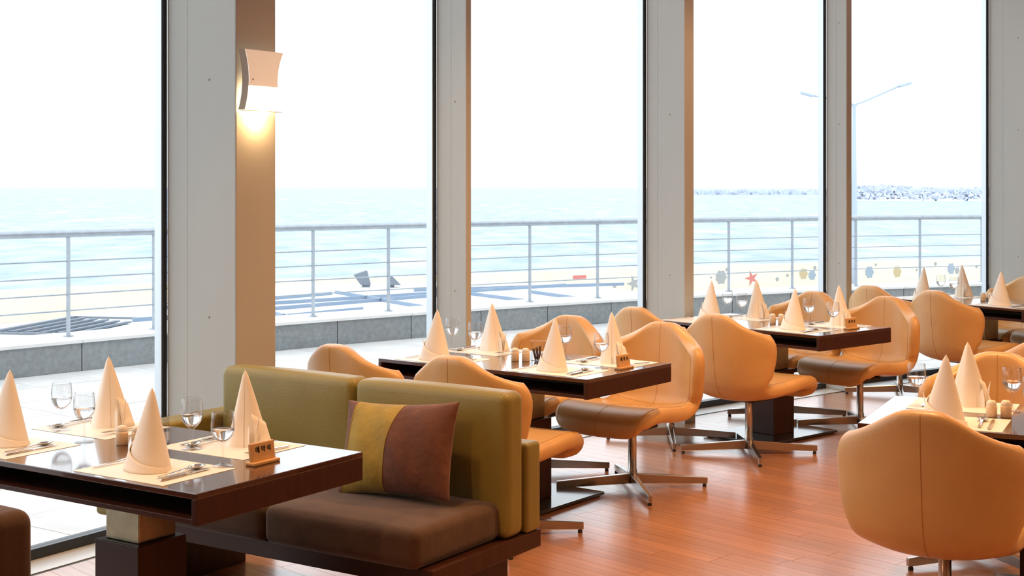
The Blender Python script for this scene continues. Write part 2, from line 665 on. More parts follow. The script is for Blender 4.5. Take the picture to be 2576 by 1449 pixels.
a = 137.76 + 2.04 * 6
while a > 106:
    at_kerb(arc_block(26.15, 26.22, a - 0.012, a - 2.04 + 0.012, -0.02, 0.245).build('stone_panel', M['stone']))
    a -= 2.04
at_kerb(arc_block(26.22, 26.78, 150, 106, -0.3, 0.245, 60).build('kerb_core', M['stone']))
a = 150.0
while a > 106:
    at_kerb(arc_block(26.13, 26.80, a - 0.008, a - 4.08 + 0.008, 0.245, 0.272, 6).build('coping_slab', M['coping']))
    a -= 4.08

RR = 26.45
POSTS = [141.3, 139.42, 137.67, 135.78, 133.86, 131.85, 129.79, 127.72, 125.59, 123.43, 121.23, 119.01, 116.78, 114.5, 112.16, 109.88, 107.52]
rail = empty('terrace_railing', pol(RR, 130, 0.272), 0, 'galvanised steel railing with four thin bars along the terrace edge', 'railing')


def at_rail(o):
    o.parent = rail
    o.matrix_parent_inverse = Matrix.Translation(-Vector(rail.location))
    return o


path = [pol(RR, 149 - 43 * i / 80) for i in range(81)]
sec = [(0.036 * math.cos(t), 0.035 * math.sin(t)) for t in [2 * PI * k / 12 for k in range(12)]]
at_rail(MB().sweep([p + Vector((0, 0, 1.190)) for p in path], sec).build('top_rail', M['steel'], smooth=True))
for z in (0.946, 0.797, 0.649, 0.504):
    at_rail(MB().tube([p + Vector((0, 0, z)) for p in path], 0.0075, 6).build('rail_bar', M['steel'], smooth=True))
for a in POSTS:
    p = pol(RR, a)
    po = MB().box(-0.006, 0.006, -0.017, 0.017, 0.272, 1.17).build('post', M['steel'])
    po.location = p
    po.rotation_euler = (0, 0, math.radians(a - 45))
    fl = MB().lathe([(0.0, 0.286), (0.045, 0.286), (0.048, 0.272), (0.0, 0.272)], 16).build('flange', M['steel'], po)
    po.parent = rail
    po.matrix_parent_inverse = Matrix.Translation(-Vector(rail.location))

# ------------------------------------------------------------------ lower roof beyond the railing
ROOFZ = -0.4
rp = [(-7.0, 16.6), (-7.3, 19.0), (-6.84, 21.7), (-6.06, 23.6), (-4.8, 28.0), (-1.6, 29.3), (1.6, 28.3), (2.6, 26.0), (4.2, 19.0)]
rp += [(p.x, p.y) for p in arc(26.82, 117.5, 141.5, 12)]
lroof = empty('lower_roof', (-2, 21, ROOFZ), 0, 'white low roof with blue-grey glazing bars below the terrace railing', 'roof')


def at_roof(o):
    o.parent = lroof
    o.matrix_parent_inverse = Matrix.Translation(-Vector(lroof.location))
    return o


at_roof(MB().prism(rp, ROOFZ - 0.25, ROOFZ).build('roof_skin', M['roofw']))


def roof_bar(x, y, head, l, wd=0.045, hh=0.06):
    Mt = Matrix.Translation((x, y, ROOFZ)) @ Matrix.Rotation(math.radians(head), 4, 'Z')
    at_roof(MB().box(-l / 2, l / 2, -wd / 2, wd / 2, 0, hh, Mt).build('roof_bar', M['roofbar']))


for (x, y, hd, l) in ((-3.6, 18.2, 52, 6.0), (-4.2, 20.2, 50, 5.5), (-3.3, 23.0, 48, 7.0), (-1.2, 20.8, 40, 7.5), (0.4, 22.4, 36, 6.5),
                      (-1.6, 25.5, 40, 7.0), (0.2, 27.2, 22, 4.5), (-3.2, 20.5, 118, 7.0), (-1.2, 22.2, 120, 8.5), (0.8, 23.0, 122, 8.5),
                      (2.2, 22.5, 118, 8.0), (-4.6, 24.0, 52, 4.0), (1.6, 20.2, 38, 4.4)):
    roof_bar(x, y, hd, l)

louv = empty('roof_louvre', (-6.35, 19.9, ROOFZ), math.radians(79), 'dark slatted grille lying on the white roof, far left', 'louvre')
for k in range(6):
    ll = 2.2 - 0.12 * k
    MB().box(-ll / 2, ll / 2, -0.045, 0.045, 0.015, 0.035).build('louvre_slat', M['louvre'], louv)
    COL.objects[-1].location = (-0.1 - 0.06 * k, 0.55 - 0.24 * k, 0)
MB().box(1.02, 1.08, -1.0, 0.65, 0.0, 0.03).build('louvre_frame', M['vent'], louv)
MB().box(-1.32, -1.26, -1.0, 0.65, 0.0, 0.03).build('louvre_frame', M['vent'], louv)

for (x, y, s, hd, tl, nm) in ((-2.95, 27.6, 1.0, 8, 0.25, 'larger tilted grey roof vent cowl standing on the white roof'),
                              (-2.42, 27.5, 0.62, 10, -0.35, 'smaller pointed grey roof vent cowl right of the larger one')):
    v = empty('roof_vent', (x, y, ROOFZ), math.radians(hd), nm, 'vent', 'roof vents')
    MB().box(-0.07 * s, 0.09 * s, -0.09 * s, 0.09 * s, 0, 0.10 * s).build('vent_neck', M['vent'], v)
    if s == 1.0:
        sil = [(-0.10, 0.05), (0.11, 0.05), (0.03, 0.34), (-0.24, 0.25)]
    else:
        sil = [(-0.05, 0.05), (0.19, 0.05), (0.02, 0.22), (-0.05, 0.27)]
    b = MB().add([(x_, -0.13, z_) for x_, z_ in sil] + [(x_, 0.13, z_) for x_, z_ in sil],
                 [(0, 1, 2, 3), (7, 6, 5, 4)] + [(q, q + 4, (q + 1) % 4 + 4, (q + 1) % 4) for q in range(4)])
    b.build('vent_hood', M['vent'], v, bevel=0.01)

# ------------------------------------------------------------------ promenade, sea wall, lamp, sea, breakwater
pr = MB().prism([(-60, 6), (-20, 8), (-10, 14), (6, 22), (20, 22), (60, 18), (60, 86), (31, 69), (21.8, 63.4), (13.3, 59.0), (5.3, 55.6), (-1.65, 51.0),
                 (-11.8, 46.4), (-16, 43), (-24, 37), (-60, 20)], -3.2, -2.57).build('floor_promenade', M['pave'])
tag(pr, kind='structure')
WPTS = [(-40, 27), (-24, 36.6), (-16, 42.6), (-11.8, 46), (-5.5, 49), (-1.65, 50.6), (5.3, 55.2), (13.3, 58.6), (21.8, 63), (31, 68.6), (50, 80)]
swall = empty('sea_wall', (5.3, 55.2, -2.57), 0, 'long cream sea wall with painted shells along the promenade', 'wall')


def at_sw(o):
    o.parent = swall
    o.matrix_parent_inverse = Matrix.Translation(-Vector(swall.location))
    return o


wp = []
for i in range(len(WPTS) - 1):
    for k in range(5):
        wp.append(Vector((*crom(WPTS, i + k / 5), -2.57)))
at_sw(MB().sweep(wp, [(-0.25, 0), (0.25, 0), (0.25, 0.97), (-0.25, 0.97)]).build('wall_body', M['wallsea']))


def wall_pt(u_px, frac):
    """the point on the wall face in the direction of column u_px (a bearing from the terrace), frac of its height"""
    s = (u_px - 1288) / 3450
    best = min(range(len(wp) - 1), key=lambda i: abs(wp[i].x - s * wp[i].y))
    best = max(1, best)
    best_p = None
    for i in (best - 1, best):
        p, q = wp[i], wp[i + 1]
        fa, fb = p.x - s * p.y, q.x - s * q.y
        if fa * fb <= 0:
            t = fa / (fa - fb)
            best_p = p.lerp(q, t)
            d = (q - p).normalized()
    if best_p is None:
        best_p = wp[best]
        d = (wp[best + 1] - wp[best]).normalized()
    nrm = Vector((d.y, -d.x, 0))
    return best_p + nrm * 0.252 + Vector((0, 0, 0.97 * frac)), math.atan2(d.y, d.x)


def mural(name, u_px, frac, pts, m):
    p, rz = wall_pt(u_px, frac)
    n = len(pts)
    b = MB().add([(x, 0, z) for x, z in pts] + [(x, -0.012, z) for x, z in pts],
                 [tuple(range(n, 2 * n))] + [(i, (i + 1) % n, n + (i + 1) % n, n + i) for i in range(n)])
    o = b.build(name, m)
    o.rotation_euler = (0, 0, rz)
    o.location = p
    at_sw(o)


def shell_pts(r, ph=0):
    out = []
    for k in range(24):
        t = 2 * PI * k / 24 + ph
        rr = r * (1 + 0.12 * math.cos(7 * t)) * (0.82 + 0.18 * math.cos(t))
        out.append((rr * math.cos(t), rr * 1.1 * math.sin(t)))
    return out


def star_pts(r):
    out = []
    for k in range(10):
        t = PI / 2 + 2 * PI * k / 10 + 0.3
        rr = r if k % 2 == 0 else r * 0.34
        out.append((rr * math.cos(t), rr * math.sin(t)))
    return out


for u, fr, r, kind, m in ((1803, 0.5, 0.30, 's', 'paint_grey'), (1883, 0.42, 0.34, '*', 'paint_red'), (2010, 0.55, 0.24, 's', 'paint_ochre'),
                          (2032, 0.48, 0.22, 's', 'paint_blue'), (2175, 0.52, 0.27, 's', 'paint_blue'), (2245, 0.5, 0.26, 's', 'paint_ochre'),
                          (2380, 0.55, 0.26, 's', 'paint_blue'), (2396, 0.45, 0.16, 's', 'paint_grey'), (1585, 0.36, 0.36, '*', 'paint_grey'),
                          (1820, 0.82, 0.08, 's', 'paint_grey'), (1602, 0.7, 0.08, 's', 'paint_grey'), (1972, 0.5, 0.07, 's', 'paint_grey'),
                          (2040, 0.8, 0.09, 's', 'paint_grey'), (1946, 0.35, 0.09, 's', 'paint_grey'), (2193, 0.85, 0.06, 's', 'paint_grey'),
                          (2295, 0.55, 0.06, 's', 'paint_grey'), (2342, 0.8, 0.09, 's', 'paint_grey'), (2445, 0.6, 0.08, 's', 'paint_grey'),
                          (2460, 0.8, 0.07, 's', 'paint_blue'), (1536, 0.3, 0.10, 's', 'paint_grey'), (1497, 0.35, 0.12, 's', 'paint_ochre'),
                          (1780, 0.5, 0.05, 's', 'paint_grey')):
    if kind == 's':
        mural('painted_shell', u, fr, shell_pts(r, u), M[m])
    else:
        mural('painted_starfish', u, fr, star_pts(r), M[m])
mural('painted_panel', 1448, 0.72, [(-0.32, 0.07), (-0.32, -0.07), (0.32, -0.07), (0.32, 0.07)], M['paint_red'])

lamp = empty('street_lamp', (14.1, 56.5, -2.57), 0, 'pale double-armed street lamp on the promenade', 'street lamp')
MB().tube([(0, 0, 0), (0, 0, 1.2), (0, 0, 4.0), (0, 0, 7.62)], 0.1, 10, radii=[0.14, 0.135, 0.11, 0.07]).build('lamp_pole', M['lampgrey'], lamp, True)
for s, l, hz in ((1, 1.9, 0.72), (-1, 1.75, 0.32)):
    am = MB().tube([(0, 0, 7.45), (s * 0.1, 0, 7.62), (s * 0.35, 0, 7.70), (s * l, 0, 7.65 + hz)], 0.04, 8).build('lamp_arm', M['lampgrey'], lamp, True)
    MB().rbox((0.55, 0.22, 0.13), 0.06, (0, 0, 0), 3).build('lamp_head', M['lampgrey'], am, True)
    so = COL.objects[-1]
    so.location = (s * (l + 0.2), 0, 7.70 + hz)
    so.rotation_euler = (0, -s * 0.28, 0)

SEA = -6.0
sea = MB().add([(-9000, 20, SEA), (9000, 20, SEA), (9000, 16000, SEA), (-9000, 16000, SEA)], [(0, 1, 2, 3)]).build('sea', M['sea'])
tag(sea, 'pale blue choppy sea reaching to the horizon', 'sea', kind='stuff')
bw = MB()
surf = MB()
rs = random.Random(3)
for k in range(1900):
    t = rs.random()
    x = 190 + t * 132
    topz = SEA + 7.6 + 1.5 * math.sin(min(1, t * 3) * PI) * (1 - t) + rs.uniform(-0.6, 0.3)
    z = SEA + rs.uniform(0, 1) * (topz - SEA)
    s = rs.uniform(0.6, 1.25)
    Mt = Matrix.Translation((x, 790 - (topz - z) * 1.2 + rs.uniform(-2, 2), z)) @ Matrix.Rotation(rs.uniform(0, 3), 4, 'X') @ Matrix.Rotation(rs.uniform(0, 3), 4, 'Z')
    bw.box(-s, s, -s * 0.5, s * 0.5, -s * 0.5, s * 0.5, Mt)
bw.box(188, 324, 786, 800, SEA - 1, SEA + 7.2)
for k in range(300):
    x = 84 + rs.random() * 118
    s = rs.uniform(1, 1.8)
    Mt = Matrix.Translation((x * 1.9, 1500 + rs.uniform(-20, 20), SEA + rs.uniform(0, 2.0))) @ Matrix.Rotation(rs.uniform(0, 3), 4, 'Y')
    bw.box(-s * 2.5, s * 2.5, -s, s, -s, s, Mt)
for k in range(220):
    t = rs.random()
    hh = rs.uniform(0.4, 1.2) + 2.0 * max(0.0, t - 0.35) * rs.random() ** 2 * 2
    r_ = rs.uniform(0.8, 2.0)
    surf.lathe([(r_, 0.0), (r_ * 0.8, hh * 0.6), (0.0, hh)], 6, (190 + t * 132, 776 + rs.uniform(-3, 2), SEA))
bwo = tag(bw.build('breakwater', M['rock']), 'distant grey breakwater of concrete blocks under the horizon', 'breakwater', kind='stuff')
tag(surf.build('surf', M['foam'], bwo), kind='stuff')

# ------------------------------------------------------------------ wall sconce on the column
p, a = SCON
sc = empty('wall_sconce', (p.x, p.y, 1.955), math.radians(a - 90), 'lit hourglass wall lamp on the lamp-lit column beside the sofa', 'wall lamp')
# local x along the column face, local -y into the room
PW2, PH2 = 0.108, 0.275


def sconce_panel(z0, z1, y_off, thick, n=14):
    vs, fs = [], []
    for i in range(n + 1):
        z = z0 + (z1 - z0) * i / n
        t = 2 * z / PH2 - 1
        hw = 0.090 + 0.030 * t * t
        y = -0.05 - 0.006 * t * t - y_off
        for xx in (-hw, hw):
            vs += [(xx, y, z), (xx, y - thick, z)]
    for i in range(n):
        q = i * 4
        fs += [(q + 1, q + 3, q + 7, q + 5), (q, q + 4, q + 6, q + 2), (q, q + 1, q + 5, q + 4), (q + 2, q + 6, q + 7, q + 3)]
    fs += [(0, 2, 3, 1), (n * 4, n * 4 + 1, n * 4 + 3, n * 4 + 2)]
    return MB().add(vs, fs)


CXS = 0.128
for nm, z0, z1, m in (('shade_panel', 0.112, PH2, 'shade'), ('lit_diffuser', 0.0, 0.110, 'diffuser')):
    o = sconce_panel(z0, z1, 0.0, 0.005).build(nm, M[m], sc)
    o.location.x = CXS
e = MB()
for i in range(14):
    z0, z1 = PH2 * i / 14, PH2 * (i + 1) / 14
    def yx(z):
        t = 2 * z / PH2 - 1
        return 0.090 + 0.030 * t * t, -0.05 - 0.006 * t * t
    (h0, y0), (h1, y1) = yx(z0), yx(z1)
    for s in (-1,):
        e.add([(s * h0, y0, z0), (s * h0 - 0.012, y0 + 0.03, z0), (s * h1 - 0.012, y1 + 0.03, z1), (s * h1, y1, z1),
               (s * h0 + 0.003, y0, z0), (s * h0 - 0.009, y0 + 0.03, z0), (s * h1 - 0.009, y1 + 0.03, z1), (s * h1 + 0.003, y1, z1)],
              [(0, 1, 2, 3), (7, 6, 5, 4), (0, 3, 7, 4), (1, 5, 6, 2)])
o = e.build('edge_band', M['shade_edge'], sc)
o.location.x = CXS
MB().box(CXS - 0.055, CXS + 0.055, -0.016, 0.0, 0.06, 0.22).build('back_plate', M['shade_edge'], sc, bevel=0.003)
MB().box(CXS - 0.008, CXS + 0.008, -0.05, -0.016, 0.13, 0.15).build('bracket', M['shade_edge'], sc)
MB().box(CXS - 0.115, CXS + 0.115, -0.060, -0.02, -0.004, -0.001).build('bottom_lip', M['shade_edge'], sc)
MB().lathe([(0.0, 0.0), (0.004, 0.0), (0.004, 0.003), (0.0, 0.003)], 8).build('screw', M['shade_edge'], sc)
so = COL.objects[-1]
so.location = (CXS - 0.07, -0.056, 0.14)
so.rotation_euler = (PI / 2, 0, 0)
l = bpy.data.lights.new('sconce_bulb', 'POINT')
l.energy = 2.4
l.color = (1.0, 0.62, 0.28)
l.shadow_soft_size = 0.02
lo = bpy.data.objects.new('sconce_bulb', l)
COL.objects.link(lo)
ca, sa = math.cos(math.radians(a - 90)), math.sin(math.radians(a - 90))
lx, ly = CXS, -0.055
lo.location = (p.x + lx * ca - ly * sa, p.y + lx * sa + ly * ca, 1.930)


# ------------------------------------------------------------------ the swivel chair
PROF = [(0.292, 0.338, 0.190), (0.320, 0.362, 0.236), (0.314, 0.396, 0.270), (0.264, 0.424, 0.294), (0.166, 0.428, 0.304), (0.050, 0.411, 0.299),
        (-0.060, 0.389, 0.283), (-0.150, 0.378, 0.273), (-0.225, 0.391, 0.275), (-0.274, 0.440, 0.290), (-0.296, 0.518, 0.305),
        (-0.308, 0.606, 0.314), (-0.317, 0.696, 0.318), (-0.323, 0.780, 0.306), (-0.328, 0.862, 0.266)]
CURL = [-0.014, -0.014, -0.008, 0.004, 0.012, 0.018, 0.030, 0.046, 0.066, 0.092, 0.122, 0.145, 0.148, 0.124, 0.086]
NP = len(PROF) - 1
TJ = 8.0        # seat / back seam


def drop(s):
    x = max(0.0, min(1.0, (abs(s) - 0.14) / 0.90))
    return x * x * (3 - 2 * x)


def shell_mid(s, t):
    # t in 0..NP ; shrink the back part towards the shoulders, round the shoulders off
    q = max(0.0, ((t - TJ) / (NP - TJ) - 0.70) / 0.30)
    narrow = 1 - 0.115 * q ** 2.2
    if t > TJ:
        t = TJ + (t - TJ) * (1 - 0.25 * drop(s))
    y, z, hw = crom(PROF, t)
    k = crom([(c,) for c in CURL], t)[0]
    y2, z2, _ = crom(PROF, min(t + 0.05, NP))
    y1, z1, _ = crom(PROF, max(t - 0.05, 0))
    ty, tz = y2 - y1, z2 - z1
    ll = math.hypot(ty, tz) or 1
    ny, nz = tz / ll, -ty / ll           # towards the sitter: up on the seat, forward on the back
    c = k * abs(s) ** 2.3
    # front corners of the seat are rounded off
    return Vector((hw * s * narrow, y + ny * c, z + nz * c))


def chair_shell():
    S = []
    for i in range(-13, 14):
        x = i / 13
        S.append(math.copysign(1 - (1 - abs(x)) ** 1.55, x) if x else 0.0)
    T = []
    nt = 56
    for i in range(nt + 1):
        x = i / nt
        T.append(NP * x)
    # denser at both ends
    T = sorted(set([0, 0.04, 0.1, 0.2, 0.35] + [t for t in T if 0.45 < t < NP - 0.55] + [TJ] +
                   [NP - 0.5, NP - 0.38, NP - 0.27, NP - 0.18, NP - 0.10, NP - 0.04, NP]))
    g = [[shell_mid(s, t) for s in S] for t in T]
    nT, nS = len(T), len(S)
    nor = [[None] * nS for _ in range(nT)]
    for i in range(nT):
        for j in range(nS):
            du = g[min(i + 1, nT - 1)][j] - g[max(i - 1, 0)][j]
            dv = g[i][min(j + 1, nS - 1)] - g[i][max(j - 1, 0)]
            n = dv.cross(du)
            nor[i][j] = n.normalized() * 1.0
    for _ in range(5):          # soften the normals so that the thick rim turns the shoulders cleanly
        nn = [[None] * nS for _ in range(nT)]
        for i in range(nT):
            for j in range(nS):
                acc = nor[i][j] * 2
                for di, dj in ((1, 0), (-1, 0), (0, 1), (0, -1)):
                    acc = acc + nor[max(0, min(nT - 1, i + di))][max(0, min(nS - 1, j + dj))]
                nn[i][j] = acc.normalized()
        nor = nn
    # make sure normals point to the sitter
    i, j = nT // 3, nS // 2
    sg = 1 if nor[i][j].z > 0 else -1
    hgt = [[0.0] * nS for _ in range(nT)]
    for i in range(nT):
        y, z, hw = crom(PROF, T[i])
        r = 0.040
        for j in range(nS):
            e = (1 - abs(S[j])) * hw
            # distance to the ends along the profile
            e2 = (NP - T[i]) * 0.078
            e3 = T[i] * 0.03
            d = 0.0
            ex = [max(0.0, 1 - q / (r * 1.15)) for q in (e, e2, e3)]
            dd = 1 - (1 - ex[0]) * (1 - ex[1]) * (1 - ex[2])
            hgt[i][j] = r * max(0.0, 1 - dd ** 2.6) ** (1 / 2.6)
    top = [[g[i][j] + sg * nor[i][j] * hgt[i][j] for j in range(nS)] for i in range(nT)]
    bot = [[g[i][j] - sg * nor[i][j] * hgt[i][j] for j in range(nS)] for i in range(nT)]
    return S, T, g, top, bot


S_, T_, G_, TOP_, BOT_ = chair_shell()


def shell_part(i0, i1):
    vs, fs, idx = [], [], {}
    nS = len(S_)

    def vid(side, i, j):
        P = (TOP_ if side == 0 else BOT_)[i][j]
        k = (round(P.x, 5), round(P.y, 5), round(P.z, 5))
        if k not in idx:
            idx[k] = len(vs)
            vs.append(P)
        return idx[k]
    for i in range(i0, i1):
        for j in range(nS - 1):
            q = [vid(0, i, j), vid(0, i, j + 1), vid(0, i + 1, j + 1), vid(0, i + 1, j)]
            if len(set(q)) > 2:
                fs.append(tuple(dict.fromkeys(q)))
            q = [vid(1, i, j), vid(1, i + 1, j), vid(1, i + 1, j + 1), vid(1, i, j + 1)]
            if len(set(q)) > 2:
                fs.append(tuple(dict.fromkeys(q)))
    return MB().add(vs, fs)


def line_on(side, js, is_):
    arr = TOP_ if side == 0 else BOT_
    out = []
    for i in is_:
        for j in js:
            off = (arr[i][j] - G_[i][j])
            out.append(arr[i][j] + off.normalized() * 0.0004 if off.length > 1e-6 else arr[i][j])
    return out


def make_chair():
    c = empty('swivel_chair', cat='chair')
    ij = min(range(len(T_)), key=lambda i: abs(T_[i] - TJ))
    nT, nS = len(T_), len(S_)
    jm = nS // 2
    je = min(range(nS), key=lambda j: abs(S_[j] - 0.885))
    jl = nS - 1 - je
    seat = shell_part(0, ij).build('seat', M['leather'], c, True)
    back = shell_part(ij, nT - 1).build('backrest', M['leather'], c, True)
    b = MB()
    b.tube(line_on(1, [jm], range(ij, nT - 3)), 0.0010, 5)
    b.tube(line_on(0, [jm], range(ij, nT - 3)), 0.0010, 5)
    for j in (je, jl):
        b.tube(line_on(0, [j], range(ij, nT - 6)), 0.0010, 5)
    b.tube(line_on(0, range(jl, je + 1), [ij]), 0.0010, 5)
    b.build('seam', M['seam'], back)
    b = MB()
    b.tube(line_on(0, [jm], range(4, ij)), 0.0010, 5)
    for j in (je, jl):
        b.tube(line_on(0, [j], range(8, ij)), 0.0010, 5)
    b.build('seam', M['seam'], seat)
    # steel base
    MB().box(-0.10, 0.10, -0.10, 0.10, 0.322, 0.345).build('mounting_plate', M['rubber'], c, bevel=0.006)
    MB().lathe([(0.0, 0.03), (0.026, 0.03), (0.026, 0.10), (0.0225, 0.105), (0.0225, 0.305), (0.034, 0.310), (0.034, 0.328), (0.0, 0.328)], 20).build('pole', M['chrome'], c, True)
    leg = MB()
    leg.add([(0.02, -0.017, 0.030), (0.41, -0.011, 0.016), (0.41, 0.011, 0.016), (0.02, 0.017, 0.030),
             (0.02, -0.017, 0.082), (0.41, -0.011, 0.051), (0.41, 0.011, 0.051), (0.02, 0.017, 0.082)],
            [(0, 3, 2, 1), (4, 5, 6, 7), (0, 1, 5, 4), (1, 2, 6, 5), (2, 3, 7, 6), (3, 0, 4, 7)])
    lm = leg.mesh('leg', M['chrome'])
    gm = MB().lathe([(0.0, 0.0), (0.011, 0.0), (0.011, 0.010), (0.007, 0.017), (0.0, 0.017)], 10, (0.395, 0, 0)).mesh('glide', M['rubber'])
    for k in range(4):
        lo = put('leg', lm, c, 0.003)
        lo.rotation_euler = (0, 0, math.radians(45 + 90 * k))
        put('glide', gm, lo)
    return c


chair0 = make_chair()
chair_used = []


def table_frame(cx, cy, head):
    h = math.radians(head)
    n = Vector((math.cos(h), math.sin(h), 0))
    r = Vector((n.y, -n.x, 0))
    return Vector((cx, cy, 0)), r, n, h - PI / 2


TABS = {
    1: (-1.246, 4.606, 57.0), 2: (0.055, 6.977, 52.8), 3: (1.676, 8.876, 41.5), 4: (2.04, 5.18, 64.0), 5: (3.65, 10.63, 33.0),
}
F = {k: table_frame(*v) for k, v in TABS.items()}


def loc(k, x, y, z=0.0):
    o, r, n, rz = F[k]
    return o + r * x + n * y + Vector((0, 0, z))


def chair(k, x, y, far, label, twist=0.0, group='tan swivel dining chairs'):
    o, r, n, rz = F[k]
    return once(chair_used, chair0, loc(k, x, y), rz + (PI if far else 0) + math.radians(twist), label, group)


chair(2, 0.31, -0.62, False, 'tan leather swivel chair directly behind the right end of the green sofa', 2)
chair(2, -0.38, -0.62, False, 'tan leather swivel chair behind the sofa next to the lamp-lit column', -3)
chair(2, 0.275, 0.605, True, 'tan leather swivel chair with its seat fully shown, right of the middle table')
chair(2, -0.36, 0.62, True, 'tan leather swivel chair at the back of the middle table, behind its napkins')
chair(3, 0.30, -0.60, False, 'tan leather swivel chair seen from behind, left of the dark table pedestal', 3)
chair(3, -0.32, -0.61, False, 'tan leather swivel chair mostly hidden between the middle table and third window fin')
chair(3, 0.24, 0.64, True, 'tan leather swivel chair facing left at the right end of the third table')
chair(3, -0.36, 0.64, True, 'tan leather swivel chair behind the napkins of the third table')
chair(4, -0.31, -0.54, False, 'large tan leather swivel chair with its back to us, lower right corner', -4)
chair(4, -0.30, 0.62, True, 'tan leather swivel chair behind the tall napkin of the lower right table')
chair(5, 0.30, -0.60, False, 'tan leather swivel chair with its back to us before the farthest table')
chair(5, -0.30, -0.60, False, 'tan leather swivel chair against the fourth window, only its back top showing')
chair(5, 0.28, 0.64, True, 'tan leather swivel chair at the far side of the farthest table, cut by right edge')
chair(5, -0.30, 0.64, True, 'tan leather swivel chair behind the farthest table, nearest the last column')
F[6] = table_frame(3.34, 7.35, 60.0)
chair(6, -0.30, -0.60, False, 'tan leather swivel chair at the right edge, between lower right and farthest tables')


# ------------------------------------------------------------------ tables
def make_table():
    t = empty('dining_table', cat='table')
    L, W, H = 1.30, 0.75, 0.72
    MB().box(-L / 2, L / 2, -W / 2, W / 2, H - 0.018, H).build('table_top', M['darkwood'], t, bevel=0.0025)
    MB().box(-L / 2 + 0.002, L / 2 - 0.002, -W / 2 + 0.002, W / 2 - 0.002, H - 0.092, H - 0.076).build('shelf_board', M['darkbody'], t, bevel=0.002)
    for s in (-1, 1):
        x0, x1 = (L / 2 - 0.022, L / 2) if s > 0 else (-L / 2, -L / 2 + 0.022)
        MB().box(x0, x1, -W / 2, W / 2, H - 0.094, H - 0.018).build('end_panel', M['darkbody'], t, bevel=0.002)
    MB().box(-L / 2 + 0.022, L / 2 - 0.022, -0.10, 0.10, H - 0.076, H - 0.018).build('slot_back', M['slot'], t)
    MB().box(-0.08, 0.08, -0.08, 0.08, 0.43, H - 0.092).build('steel_collar', M['collar'], t, bevel=0.003)
    MB().box(-0.105, 0.105, -0.105, 0.105, 0.022, 0.43).build('pedestal', M['darkbody'], t, bevel=0.003)
    MB().box(-0.25, 0.25, -0.375, 0.375, 0.006, 0.022).build('base_plate', M['plate'], t, bevel=0.003)
    for x in (-0.22, 0.22):
        for y in (-0.34, 0.34):
            MB().lathe([(0.0, 0.0), (0.02, 0.0), (0.02, 0.006), (0.0, 0.006)], 10, (x, y, 0)).build('foot_pad', M['rubber'], t)
    return t


tab0 = make_table()
tab_used = []
TL = {1: 'dark walnut table with open shelf slot, nearest, in front of the green sofa',
      2: 'dark walnut table with open shelf slot, in the middle behind the sofa',
      3: 'dark walnut table with open shelf slot before the window right of centre',
      4: 'dark walnut table half hidden behind the large chair in the lower right',
      5: 'dark walnut table farthest away, cut by the right edge of the photo'}
for k in TABS:
    once(tab_used, tab0, loc(k, 0, 0), F[k][3], TL[k], 'dark walnut dining tables')
TN = {1: 'nearest table', 2: 'middle table behind the sofa', 3: 'third table by the window', 4: 'lower right table', 5: 'farthest table'}


# ------------------------------------------------------------------ tableware
TZ = 0.7200


def make_napkin():
    t = empty('folded_napkin', cat='napkin')
    n, m = 40, 14
    H = 0.255

    def ring(h, a, extra=0.0):
        r = 0.071 * (1 - h) ** 0.94 + 0.0035 * min(1.0, 14 * (1 - h)) + 0.0002
        ridge = 0.22 * max(0.0, math.cos(a - PI / 2)) ** 10          # sharp fold at the back (+y)
        fl = 1 + 0.10 * math.cos(2 * a) + ridge
        x = (r * fl + extra) * math.cos(a)
        y = (r * fl * 0.92 + extra) * math.sin(a)
        return (x + 0.006 * h, y + 0.012 * h, H * h)
    vs, fs = [], []
    for i in range(m + 1):
        h = i / m
        for j in range(n + 1):
            u = j / n
            a = PI / 2 + 0.25 + u * (2 * PI + 0.35)
            vs.append(ring(h, a, 0.0035 * (u - 0.5) * (1 - h)))
    for i in range(m):
        for j in range(n):
            q = i * (n + 1) + j
            fs.append((q, q + 1, q + n + 2, q + n + 1))
    MB().add(vs, fs).build('cone', M['napkin'], t, True)
    # the turned-up cuff, high on one side and running down round the front
    vs, fs = [], []
    n2, m2 = 30, 5
    for i in range(m2 + 1):
        for j in range(n2 + 1):
            u = j / n2
            a = PI * 0.86 + u * PI * 1.22
            top = 0.38 * (1 - u) ** 1.5 + 0.055
            h = top * i / m2
            vs.append(ring(h, a, 0.0045))
    for i in range(m2):
        for j in range(n2):
            q = i * (n2 + 1) + j
            fs.append((q, q + 1, q + n2 + 2, q + n2 + 1))
    cf = MB().add(vs, fs).build('cuff', M['napkin'], t, True)
    md = cf.modifiers.new('thickness', 'SOLIDIFY')
    md.thickness = 0.0022
    md.offset = 1
    # two pointed tails standing beside the cone
    b = MB()
    for (x, y, hh, wd, ln, aa) in ((-0.072, 0.028, 0.105, 0.030, -0.018, 0.5), (-0.058, 0.050, 0.078, 0.034, -0.010, 1.1)):
        c, s = math.cos(aa), math.sin(aa)
        vs = []
        for th in (-0.0012, 0.0012):
            vs += [(x - wd * s * 0.5 + th * c, y + wd * c * 0.5 + th * s, 0), (x + wd * s * 0.5 + th * c, y - wd * c * 0.5 + th * s, 0),
                   (x + wd * s * 0.35 + th * c + ln * c * 0.4, y - wd * c * 0.35 + th * s, hh * 0.6),
                   (x + th * c + ln * c, y + th * s, hh), (x - wd * s * 0.45 + th * c + ln * c * 0.4, y + wd * c * 0.45 + th * s, hh * 0.5)]
        b.add(vs, [(0, 1, 2, 3, 4), (9, 8, 7, 6, 5)] + [(i, 5 + i, 5 + (i + 1) % 5, (i + 1) % 5) for i in range(5)])
    b.build('tail', M['napkin'], t)
    return t


